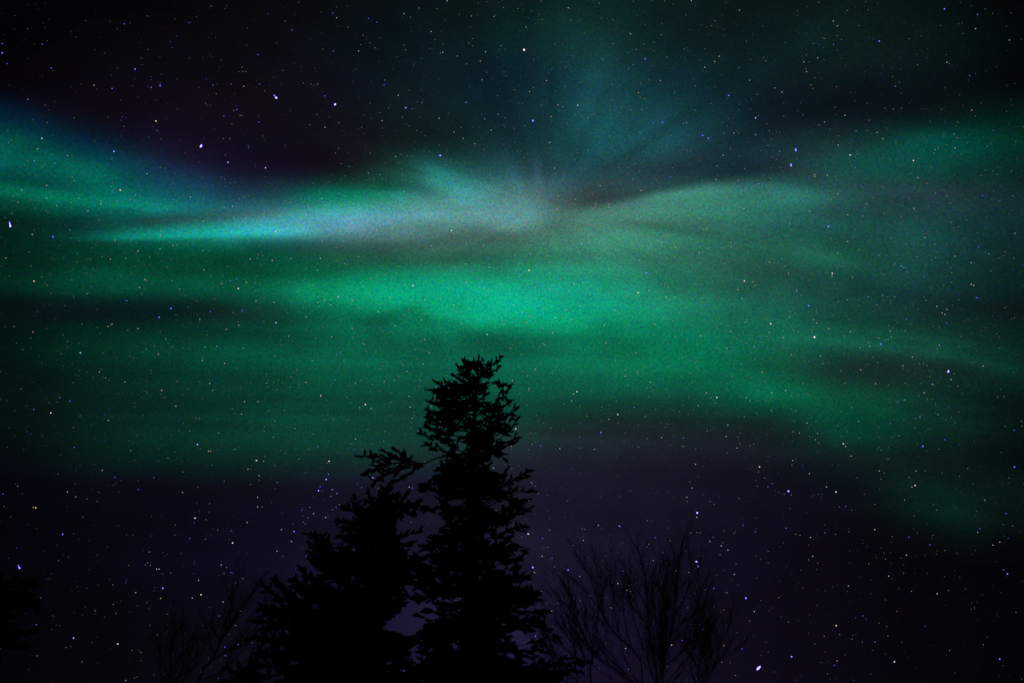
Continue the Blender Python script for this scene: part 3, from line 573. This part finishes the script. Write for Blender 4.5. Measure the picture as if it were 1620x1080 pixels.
UP = np.array([0, 0, 1.0])
def dress(wood, fol, path, sc_, keep, bare=.25, dens=1.0, r0=.016, lift=.5, side=1.0, w=.025):
    """side twigs and needled shoots along one limb"""
    n = len(path)
    Ls = [np.linalg.norm(path[i + 1] - path[i]) for i in range(n - 1)]
    tot = sum(Ls)
    wood.tube(path, [max(.004, r0 * (1 - .8 * i / (n - 1))) for i in range(n)], 5)
    s, sgn = bare * tot, 1
    while s < tot:
        acc = 0; i = 0
        while i < n - 2 and acc + Ls[i] < s: acc += Ls[i]; i += 1
        f = (s - acc) / Ls[i]; p = path[i] * (1 - f) + path[i + 1] * f
        d = (path[i + 1] - path[i]) / Ls[i]
        rem = (tot - s)
        lat = np.cross(d, UP); lat /= np.linalg.norm(lat) + 1e-9
        L2 = min(.10 + rem * .42, .34) * sc_ * rnd.uniform(.6, 1.15) * side
        a = rnd.uniform(.42, .95)
        dd = d * math.cos(a) + lat * sgn * math.sin(a) + UP * rnd.uniform(-.35, lift)
        dd /= np.linalg.norm(dd)
        q = p + dd * L2
        if keep(*proj(q)) and keep(*proj((p + q) / 2)):
            wood.tube([p, (p + q) / 2 + UP * rnd.uniform(-.01, .01), q], [.005, .004, .002], 3)
            put_shoot(fol, p + dd * L2 * .35, dd, L2 * .72, w * rnd.uniform(.85, 1.15))
            m = max(1, int(L2 / .042 * dens))
            for k in range(m):
                t = (k + .5 + rnd.uniform(-.3, .3)) / m
                pp = p + dd * L2 * t * .95
                l2 = np.cross(dd, UP); l2 /= np.linalg.norm(l2) + 1e-9
                aa = rnd.uniform(.4, .85)
                d3 = dd * math.cos(aa) + l2 * rnd.choice((-1, 1)) * math.sin(aa) + UP * rnd.uniform(-.45, .55)
                L3 = rnd.uniform(.08, .16) * sc_
                if keep(*proj(pp + d3 * L3)): put_shoot(fol, pp, d3, L3, w * rnd.uniform(.8, 1.1))
        sgn = -sgn
        s += .050 * sc_ / dens * rnd.uniform(.7, 1.3)
    d = path[-1] - path[-2]
    put_shoot(fol, path[-1] - d / np.linalg.norm(d) * .04, d, .12 * sc_, w)
    put_shoot(fol, path[-2], d + UP * .3 * np.linalg.norm(d), .12 * sc_, w)

def spruce(name, label, D, trunk, limbs, outline, gaps, nfill, depth, sc_=1.0, group=None, tr=.125, seed=1, tops=(), fill_core=True, w=.025):
    rnd.seed(seed)
    tp = [at(x, y, D) for x, y in trunk]
    base = np.array([tp[-1][0], D, -0.05])
    root = empty(name, base)
    tag(root, label, 'tree', group, 'thing')
    path = curve(tp, 22) + [base + UP * (tp[-1][2] * .5), base]
    H = path[0][2]
    tb = MB(); tb.tube(path, [.012 + tr * (1 - p[2] / H) ** .85 for p in path], 9)
    tb.build('trunk', M_bark, root, base, smooth=True)
    def trunk_at(z):
        for a, b in zip(path, path[1:]):
            if b[2] <= z <= a[2]: return b + (a - b) * ((z - b[2]) / (a[2] - b[2] + 1e-9))
        return path[0]
    def keep(x, y):
        if y > 1100: return True
        for g in gaps:
            if inside(g, x, y): return False
        return inside(outline, x, y)
    def keep_free(x, y):
        for g in gaps:
            if inside(g, x, y): return False
        return True
    # limbs that stand out of the outline: each a branch with its own foliage
    for L in limbs:
        pts, off, opt = L[0], L[1], (L[2] if len(L) > 2 else {})
        n = len(pts)
        P = []
        for i, (x, y) in enumerate(pts):
            f = i / (n - 1)
            P.append(at(x, y, D + off * f ** 1.2))
        if not opt.get('free'):
            P[0] = trunk_at(P[0][2])
        wd, fo = MB(), MB()
        dress(wd, fo, curve(P, 10), sc_, keep_free, bare=opt.get('bare', .35), dens=opt.get('dens', 1.0), r0=opt.get('r', .014), side=opt.get('side', .68) * 1.12, lift=opt.get('lift', .6), w=w)
        o = wd.build('branch', M_bark, root, base)
        fo.build('foliage', M_needle, o, base)
    # inner crown: boughs all round the trunk, their tips held inside the crown
    xs = [p[0] for p in outline]; ys = [p[1] for p in outline]
    wd, fo = MB(), MB(); n = tries = 0
    while n < nfill and tries < nfill * 30:
        tries += 1
        x, y = rnd.uniform(min(xs), max(xs)), min(ys) + (min(1120, max(ys)) - min(ys)) * rnd.random() ** 1.15
        if n % 5 < 3 and fill_core:      # most boughs stay near the stem and make its dark core
            tx = np.interp(y, [p[1] for p in trunk], [p[0] for p in trunk]); x = tx + rnd.gauss(0, 1) * (11 + .085 * (y - trunk[0][1]))
        if not keep(x, y): continue
        e = abs(depth(y)); off = rnd.uniform(-e, e)
        tip = at(x, y, D + off)
        hor = math.hypot(tip[0] - base[0], tip[1] - D)
        z0 = tip[2] + rnd.uniform(.05, .5) * hor
        if z0 > H - .05: z0 = H - .1
        a = trunk_at(z0)
        mid = (a + tip) / 2 - UP * hor * rnd.uniform(.02, .14)
        ok = True
        dress(wd, fo, curve([a, mid, tip], 8), sc_, keep, bare=.25, dens=1.0, r0=.012, side=.85, w=w)
        n += 1
    for x, y, l in tops:
        p = at(x, y, D)
        put_shoot(fo, p - UP * l, UP + np.array([rnd.uniform(-.3, .3), 0, 0]), l, w)
    o = wd.build('crown', M_bark, root, base)
    fo.build('foliage', M_needle, o, base)
    return root

main_outline = [(757, 562), (770, 566), (786, 572), (790, 584), (776, 598), (778, 612), (800, 612), (803, 636), (797, 650), (812, 655), (816, 690), (806, 704), (797, 722),
    (782, 728), (776, 742), (796, 752), (830, 752), (836, 778), (826, 792), (832, 812), (824, 834), (816, 850), (826, 870), (822, 890), (834, 915), (848, 936), (858, 962), (872, 976),
    (884, 1012), (900, 1032), (928, 1048), (900, 1062), (880, 1100), (600, 1100), (610, 1010), (640, 1006), (662, 996), (680, 966), (664, 950), (652, 930), (650, 900), (658, 870), (684, 846), (690, 822),
    (674, 808), (680, 790), (694, 778), (672, 770), (674, 742), (690, 730), (700, 708), (680, 704), (700, 694), (708, 688), (672, 690), (678, 672), (680, 648), (686, 616), (708, 606), (722, 600), (724, 584), (734, 570), (748, 568)]
main_gaps = [[(768, 612), (782, 612), (788, 624), (780, 634), (770, 630)], [(719, 684), (738, 676), (734, 690), (716, 694)],
    [(722, 702), (733, 700), (736, 716), (728, 728), (722, 716)], [(664, 742), (676, 738), (682, 752), (668, 758)], [(672, 788), (692, 784), (690, 796), (672, 800)],
    [(718, 790), (732, 788), (730, 802), (718, 802)], [(782, 796), (794, 800), (794, 812), (782, 812)], [(766, 840), (778, 842), (776, 856), (766, 852)],
    [(786, 826), (796, 828), (798, 850), (788, 848)], [(757, 904), (768, 902), (766, 922), (758, 920)], [(784, 884), (808, 900), (806, 910), (786, 896)],
    [(812, 1000), (824, 996), (844, 1018), (840, 1030), (822, 1022)], [(822, 1040), (836, 1036), (842, 1050), (830, 1054)], [(708, 1024), (726, 1018), (724, 1030), (712, 1034)],
    [(792, 1034), (812, 1032), (822, 1040), (800, 1044)]]
main_limbs = [
    ([(757, 604), (768, 590), (780, 578), (793, 566)], .05, dict(side=.42, bare=.3)),
    ([(757, 606), (772, 594), (788, 582)], -.05, dict(side=.4, bare=.3)),
    ([(755, 612), (742, 596), (732, 571)], .08, dict(side=.4)),
    ([(755, 616), (740, 600), (725, 581)], -.1, dict(side=.4)),
    ([(753, 626), (736, 606), (718, 595)], .06, dict(side=.4)),
    ([(752, 636), (738, 622), (721, 607)], -.1, dict(side=.4)),
    ([(752, 650), (724, 628), (706, 605)], .15),
    ([(751, 652), (716, 632), (695, 608)], -.12),
    ([(750, 658), (712, 640), (684, 618)], .2),
    ([(749, 664), (712, 652), (683, 638)], -.2),
    ([(748, 672), (708, 664), (678, 650)], .1),
    ([(748, 684), (708, 676), (677, 662)], -.2),
    ([(747, 690), (706, 688), (675, 674)], .25),
    ([(746, 704), (712, 694), (690, 694), (666, 687)], -.1, dict(side=.4)),
    ([(746, 722), (718, 708), (701, 699)], .1),
    ([(745, 736), (708, 718), (677, 703)], -.15, dict(side=.4)),
    ([(754, 620), (772, 606), (788, 608), (803, 636)], .1, dict(bare=.5, side=.4)),
    ([(754, 622), (780, 607), (803, 611)], -.1, dict(bare=.5, side=.45)),
    ([(753, 660), (784, 636), (803, 618)], -.1, dict(bare=.4, side=.45)),
    ([(752, 676), (784, 652), (804, 638)], .1, dict(bare=.4, side=.45)),
    ([(751, 712), (792, 684), (808, 664), (814, 643)], .1, dict(bare=.55, side=.28, dens=.7)),
    ([(751, 716), (796, 690), (819, 663)], -.05, dict(bare=.7, side=.3, dens=.7)),
    ([(750, 730), (792, 704), (818, 694)], .1),
    ([(750, 736), (782, 716), (797, 726)], -.1, dict(side=.4)),
    ([(743, 716), (700, 722), (682, 728), (664, 736), (640, 730), (612, 722), (573, 722)], -.35, dict(bare=.45, side=.5, r=.016)),
    ([(664, 736), (644, 724), (625, 712)], -.25, dict(free=1, bare=.3, side=.4)),
    ([(662, 737), (636, 742), (606, 752), (592, 766)], -.3, dict(free=1, bare=.2, side=.42)),
    ([(664, 736), (650, 748), (630, 758), (614, 772)], -.3, dict(free=1, bare=.25, side=.4)),
    ([(640, 731), (616, 734), (592, 742), (580, 750)], -.3, dict(free=1, bare=.2, side=.4)),
    ([(744, 770), (704, 762), (669, 768)], .2, dict(side=.45)),
    ([(744, 790), (708, 780), (668, 775)], -.2, dict(side=.45)),
    ([(743, 806), (706, 800), (670, 806)], .3),
    ([(750, 800), (784, 774), (812, 760), (836, 746)], .15, dict(bare=.5, side=.45)),
    ([(750, 806), (784, 782), (799, 748)], -.1, dict(bare=.6, side=.35)),
    ([(750, 812), (790, 786), (814, 778), (841, 777)], .1, dict(bare=.5, side=.4)),
    ([(749, 822), (790, 792), (828, 792)], -.25, dict(bare=.5, side=.4)),
    ([(748, 850), (794, 820), (834, 809)], .2),
    ([(748, 866), (794, 842), (828, 834)], -.3),
    ([(747, 890), (796, 868), (828, 872)], .3),
    ([(746, 920), (790, 892), (822, 886)], -.35, dict(side=.45)),
    ([(745, 950), (800, 920), (834, 916)], .3),
    ([(744, 980), (804, 944), (849, 938)], -.3),
    ([(744, 1000), (806, 968), (862, 968)], .3),
    ([(743, 1030), (810, 990), (852, 986), (884, 1012)], -.3, dict(side=.4)),
    ([(743, 1070), (820, 1060), (872, 1050), (930, 1048)], .3, dict(side=.45, bare=.4)),
    ([(743, 1075), (800, 1074), (850, 1066), (912, 1062)], -.3, dict(side=.45)),
    ([(744, 880), (706, 868), (670, 864)], .2), ([(744, 910), (700, 884), (654, 880)], .3), ([(744, 930), (700, 900), (650, 902)], -.2), ([(744, 950), (700, 926), (652, 924)], .2), ([(744, 966), (700, 944), (656, 946)], -.1),
    ([(743, 990), (706, 972), (676, 966)], -.3, dict(side=.45)),
    ([(743, 1010), (700, 986), (660, 974)], .2, dict(side=.3, bare=.6, dens=.7)),
]
spruce('spruce_tree', 'tallest spruce, ragged crown with one long bough reaching left, silhouetted in the middle', 10.0,
       [(757, 563), (756, 590), (752, 640), (748, 720), (745, 800), (743, 900), (741, 1000), (740, 1080)],
       main_limbs, main_outline, main_gaps, 285, lambda y: .12 + .9 * max(0, min(1, (y - 570) / 420)), 1.0, 'spruces in the foreground',
       tops=[(757, 560, .14), (750, 564, .12), (764, 564, .12), (770, 570, .1), (744, 572, .12)], seed=3)

left_outline = [(612, 776), (624, 782), (641, 785), (660, 796), (672, 812), (672, 832), (662, 842), (660, 862), (680, 880), (684, 940), (650, 950), (640, 962), (620, 984), (604, 994),
    (640, 1002), (660, 1010), (670, 1100), (412, 1100), (412, 1056), (406, 1034), (404, 1010), (414, 985), (417, 960), (421, 930), (435, 920), (450, 934), (466, 948), (478, 966), (500, 968), (486, 950), (472, 932),
    (467, 918), (474, 905), (496, 908), (506, 908), (514, 896), (498, 888), (492, 866), (497, 848), (510, 852), (524, 860), (536, 874), (543, 868), (538, 848), (538, 824), (547, 804), (562, 790), (574, 798), (586, 784)]
left_gaps = [[(625, 843), (640, 836), (648, 830), (646, 842), (632, 846)], [(594, 850), (599, 852), (600, 862), (595, 862)], [(648, 898), (662, 902), (660, 910), (648, 906)],
    [(634, 926), (650, 928), (664, 936), (650, 938), (636, 932)], [(444, 970), (460, 972), (462, 978), (448, 978)], [(556, 1000), (570, 1002), (568, 1008), (558, 1006)]]
left_limbs = [
    ([(606, 812), (610, 790), (613, 773)], .1, dict(side=.3)),
    ([(604, 822), (590, 800), (584, 783)], -.1, dict(side=.35)),
    ([(602, 840), (576, 808), (561, 786)], .1, dict(side=.25, dens=.8)),
    ([(605, 822), (626, 798), (641, 783)], -.1, dict(side=.4)),
    ([(604, 836), (636, 808), (662, 794)], .15, dict(side=.4)),
    ([(602, 846), (570, 818), (547, 803)], .1), ([(600, 862), (566, 838), (538, 825)], -.2),
    ([(598, 884), (566, 862), (537, 849)], .2), ([(596, 900), (566, 880), (541, 868)], -.1),
    ([(590, 940), (540, 890), (512, 866), (495, 846)], .2), ([(590, 950), (540, 900), (522, 872), (510, 851)], -.1),
    ([(588, 956), (536, 906), (506, 876), (491, 862)], -.2), ([(588, 960), (530, 912), (493, 876)], .2), ([(588, 966), (536, 920), (497, 889)], .1),
    ([(584, 1000), (530, 952), (496, 920), (480, 903)], .2), ([(584, 1004), (530, 956), (494, 932), (466, 918)], -.2), ([(584, 1008), (526, 962), (496, 944), (470, 931)], .2),
    ([(580, 1040), (520, 990), (470, 950), (435, 918)], .2), ([(580, 1044), (520, 996), (460, 956), (420, 929)], -.2),
    ([(580, 1050), (510, 1000), (456, 970), (417, 960)], .25), ([(579, 1060), (500, 1010), (450, 990), (413, 985)], -.25),
    ([(578, 1075), (500, 1036), (450, 1016), (403, 1010)], .2), ([(578, 1085), (500, 1054), (450, 1040), (407, 1034)], -.2),
    ([(578, 1100), (500, 1074), (456, 1060), (411, 1053)], .2),
    ([(600, 880), (636, 850), (662, 842)], .2, dict(side=.4)), ([(592, 950), (640, 920), (668, 912)], -.1, dict(side=.4)),
]
spruce('spruce_tree', 'broad spruce with stepped boughs rising to the left, half merged with the tallest spruce', 8.6,
       [(612, 778), (607, 810), (602, 850), (594, 930), (586, 1010), (580, 1080)],
       left_limbs, left_outline, left_gaps, 250, lambda y: .15 + .85 * max(0, min(1, (y - 780) / 300)), .92, 'spruces in the foreground',
       tops=[(612, 772, .12), (604, 780, .1)], seed=8, w=.0235)

small_outline = [(394, 1046), (404, 1056), (418, 1066), (426, 1074), (432, 1110), (356, 1110), (360, 1066), (370, 1058), (384, 1058)]
spruce('spruce_tree', 'smallest spruce top just peeping over the bottom edge beside the broad spruce', 9.5,
       [(395, 1044), (394, 1080), (393, 1200)], [
        ([(394, 1066), (400, 1054), (404, 1048)], .05, dict(side=.3)), ([(394, 1080), (376, 1066), (362, 1058)], .1, dict(side=.35)),
        ([(394, 1086), (376, 1076), (360, 1078)], -.1, dict(side=.35)), ([(394, 1084), (410, 1074), (422, 1072)], .1, dict(side=.35)), ([(394, 1072), (384, 1062), (379, 1054)], -.05, dict(side=.3))],
       small_outline, [], 26, lambda y: .25, .9, 'spruces in the foreground', tr=.06, tops=[(395, 1043, .1)], seed=5, w=.029)

edge_outline = [(-160, 900), (-60, 880), (10, 918), (30, 918), (48, 926), (52, 944), (54, 958), (44, 966), (36, 972), (26, 976), (20, 990), (30, 998), (46, 996), (48, 1004), (40, 1012), (34, 1024), (22, 1034), (-10, 1046), (-40, 1100), (-160, 1100)]
spruce('spruce_tree', 'dark spruce at the far left edge with only its bough ends in view', 7.0,
       [(-78, 800), (-84, 900), (-92, 1000), (-96, 1080)], [
        ([(-84, 960), (-20, 930), (30, 920), (46, 924)], .1, dict(side=.6)), ([(-88, 980), (-20, 950), (30, 948), (54, 957)], -.1, dict(side=.6)),
        ([(-90, 1010), (-20, 990), (20, 1002), (46, 1000)], .1, dict(side=.5)), ([(-92, 1040), (-30, 1012), (10, 1018), (34, 1022)], -.1, dict(side=.5))],
       edge_outline, [], 70, lambda y: .45, .95, 'spruces in the foreground', seed=9, w=.029)

# ------------------------------------------------------------------ bare trees
def bare_tree(label, D, trunk, limbs, group, seed, dens=1.0, r=.0115, spread=.66, extra=6, fan=46, tw=.0031):
    rnd.seed(seed)
    limbs = list(limbs)
    for k in range(extra):          # slim upright limbs parting from the stem low down
        tx, ty = trunk[-1]; bx, by = trunk[0]
        ex = tx + rnd.uniform(-1, 1) * fan; ey = ty + rnd.uniform(.10, .75) * (by - ty)
        sx = bx + rnd.uniform(-6, 6); sy = by + rnd.uniform(0, 40)
        limbs.append([(sx, sy), (sx + (ex - sx) * .62 + rnd.uniform(-6, 6), sy + (ey - sy) * .42), (sx + (ex - sx) * .88, sy + (ey - sy) * .75), (ex, ey)])
    def P(x, y, k=0): return at(x, y, D + k)
    base = P(*trunk[0]); base = np.array([base[0] + rnd.uniform(-.1, .1), D, -.05])
    root = empty('bare_tree', base)
    tag(root, label, 'tree', group, 'thing')
    def twig(b, p, d, L, rad, lvl):
        d = d / np.linalg.norm(d); n = 4
        pts, q, dd = [p], p, d
        for i in range(n):
            dd = dd + np.array([rnd.gauss(0, .19), rnd.gauss(0, .19), rnd.gauss(.08, .12)]); dd /= np.linalg.norm(dd)
            q = q + dd * L / n; pts.append(q)
        b.tube(pts, [max(.0016, rad * (1 - .78 * i / n)) for i in range(n + 1)], 4)
        if lvl > 0:
            for k in range(max(2, int(L / .13 * dens))):
                t = rnd.uniform(.15, .95); i = min(int(t * n), n - 1)
                pp = pts[i] + (pts[i + 1] - pts[i]) * (t * n - i)
                a = rnd.uniform(0, 6.283); s = np.array([math.cos(a), math.sin(a) * .8, rnd.uniform(-.1, .4)])
                base_d = (pts[i + 1] - pts[i]) / (L / n)
                twig(b, pp, base_d + s * rnd.uniform(.4, .75) * spread, L * rnd.uniform(.3, .6), max(.002, rad * .5), lvl - 1)
    def dress_limb(path, r0, r1, name, parent):
        b = MB(); n = len(path)
        b.tube(path, [r0 + (r1 - r0) * i / (n - 1) for i in range(n)], 6)
        o = b.build(name, M_twig, parent, base)
        t = MB(); L = sum(np.linalg.norm(path[i + 1] - path[i]) for i in range(n - 1))
        for k in range(int(L / .10 * dens) + 3):
            u = rnd.uniform(.12 if name == 'branch' else .35, 1) * (n - 1); i = min(int(u), n - 2)
            p = path[i] + (path[i + 1] - path[i]) * (u - i)
            if p[2] < 1.8: continue
            d = path[i + 1] - path[i]; d /= np.linalg.norm(d)
            a = rnd.uniform(0, 6.283); s = np.array([math.cos(a), math.sin(a), 0])
            twig(t, p, d + s * rnd.uniform(.35, .8) * spread + UP * .1, rnd.uniform(.25, .65) * (1.15 - .55 * u / n), tw, 1)
        if t.n: t.build('twigs', M_twig, o, base)
        return o
    tp = [P(x, y, .0) for x, y in trunk]
    dress_limb(curve([base, base * .55 + tp[0] * .45] + tp, 20), r, .004, 'trunk', root)
    for l in limbs:
        k = rnd.uniform(-.5, .5); n = len(l)
        dress_limb(curve([P(x, y, k * i / (n - 1)) for i, (x, y) in enumerate(l)], 9), r * .45, .0026, 'branch', root)

gR, gL = 'bare trees right of the spruces', 'bare trees left of the spruces'
bare_tree('tallest bare tree of the right thicket, its spiky top beside a bright star', 9.0,
    [(1048, 1080), (1058, 1020), (1067, 969), (1072, 916), (1079, 856)],
    [[(1063, 1000), (1082, 984), (1096, 974), (1120, 955)], [(1067, 970), (1085, 940), (1092, 900), (1090, 868)], [(1069, 950), (1064, 915), (1068, 872)], [(1060, 1020), (1086, 990), (1104, 950), (1108, 935)], [(1055, 1050), (1080, 1030), (1098, 1010), (1106, 985)]], gR, 21)
bare_tree('bare tree with a straight spike, between the tallest and the left-leaning bare trees', 9.4,
    [(1041, 1080), (1030, 1020), (1024, 964), (1021, 916), (1009, 866)],
    [[(1028, 1000), (1008, 960), (1000, 930), (984, 890)], [(1023, 960), (1036, 930), (1046, 890)], [(1034, 1040), (1050, 1000), (1052, 950), (1046, 910)], [(1026, 985), (1000, 960), (988, 925)]], gR, 22)
bare_tree('bare tree leaning left with forked top, in the left half of the right thicket', 9.2,
    [(1017, 1080), (1009, 1037), (968, 996), (949, 960), (935, 916), (915, 880)],
    [[(955, 970), (952, 930), (944, 900), (941, 884)], [(968, 996), (972, 950), (966, 915), (974, 890)], [(950, 962), (930, 940), (922, 925)], [(1000, 1028), (990, 985), (984, 945), (996, 920)]], gR, 23)
bare_tree('low bare tree nearest the tall spruce, fine twigs fanning to the left', 8.8,
    [(935, 1080), (937, 1040), (932, 1000), (908, 955), (889, 916)],
    [[(934, 1010), (915, 990), (898, 960), (870, 930)], [(936, 1030), (905, 1010), (880, 985), (862, 970)], [(936, 1000), (948, 965), (950, 940)], [(936, 1060), (900, 1030), (870, 1010), (848, 985)], [(930, 1070), (895, 1050), (872, 1030), (850, 1015)]], gR, 24)
bare_tree('rightmost low bare tree of the right thicket, standing apart on its outer side', 9.6,
    [(1106, 1080), (1112, 1040), (1118, 1010), (1130, 985)],
    [[(1110, 1050), (1134, 1025), (1150, 1000), (1154, 990)], [(1108, 1070), (1128, 1050), (1146, 1036), (1156, 1020)], [(1112, 1040), (1104, 1010), (1112, 975)], [(1108, 1060), (1090, 1030), (1086, 1000)]], gR, 25)
bare_tree('bare tree left of the spruces leaning right, long forked limbs under a small warm star', 9.0,
    [(313, 1080), (333, 1047), (350, 1013), (366, 987), (381, 963), (394, 945), (407, 923)],
    [[(364, 984), (366, 954), (368, 923), (374, 908)], [(350, 1013), (338, 998), (337, 978)], [(336, 1043), (363, 1028), (383, 1021), (390, 1006)], [(340, 1035), (330, 1010), (333, 990)], [(345, 1020), (352, 990), (354, 970)], [(318, 1075), (350, 1062), (362, 1040)]], gL, 26, dens=.7, r=.019, spread=.6, extra=3, fan=20, tw=.0055)
bare_tree('leftmost bare tree, a low upright bunch of faint twigs near the bottom edge', 9.4,
    [(266, 1080), (270, 1037), (277, 1009), (277, 991)],
    [[(272, 1060), (286, 1035), (290, 1009), (288, 989)], [(268, 1070), (256, 1045), (252, 1025)], [(270, 1078), (300, 1060), (312, 1040), (312, 1015)], [(268, 1079), (285, 1066), (298, 1045), (302, 1030)]], gL, 27, dens=.8, r=.014, spread=.5, extra=4, fan=30, tw=.005)
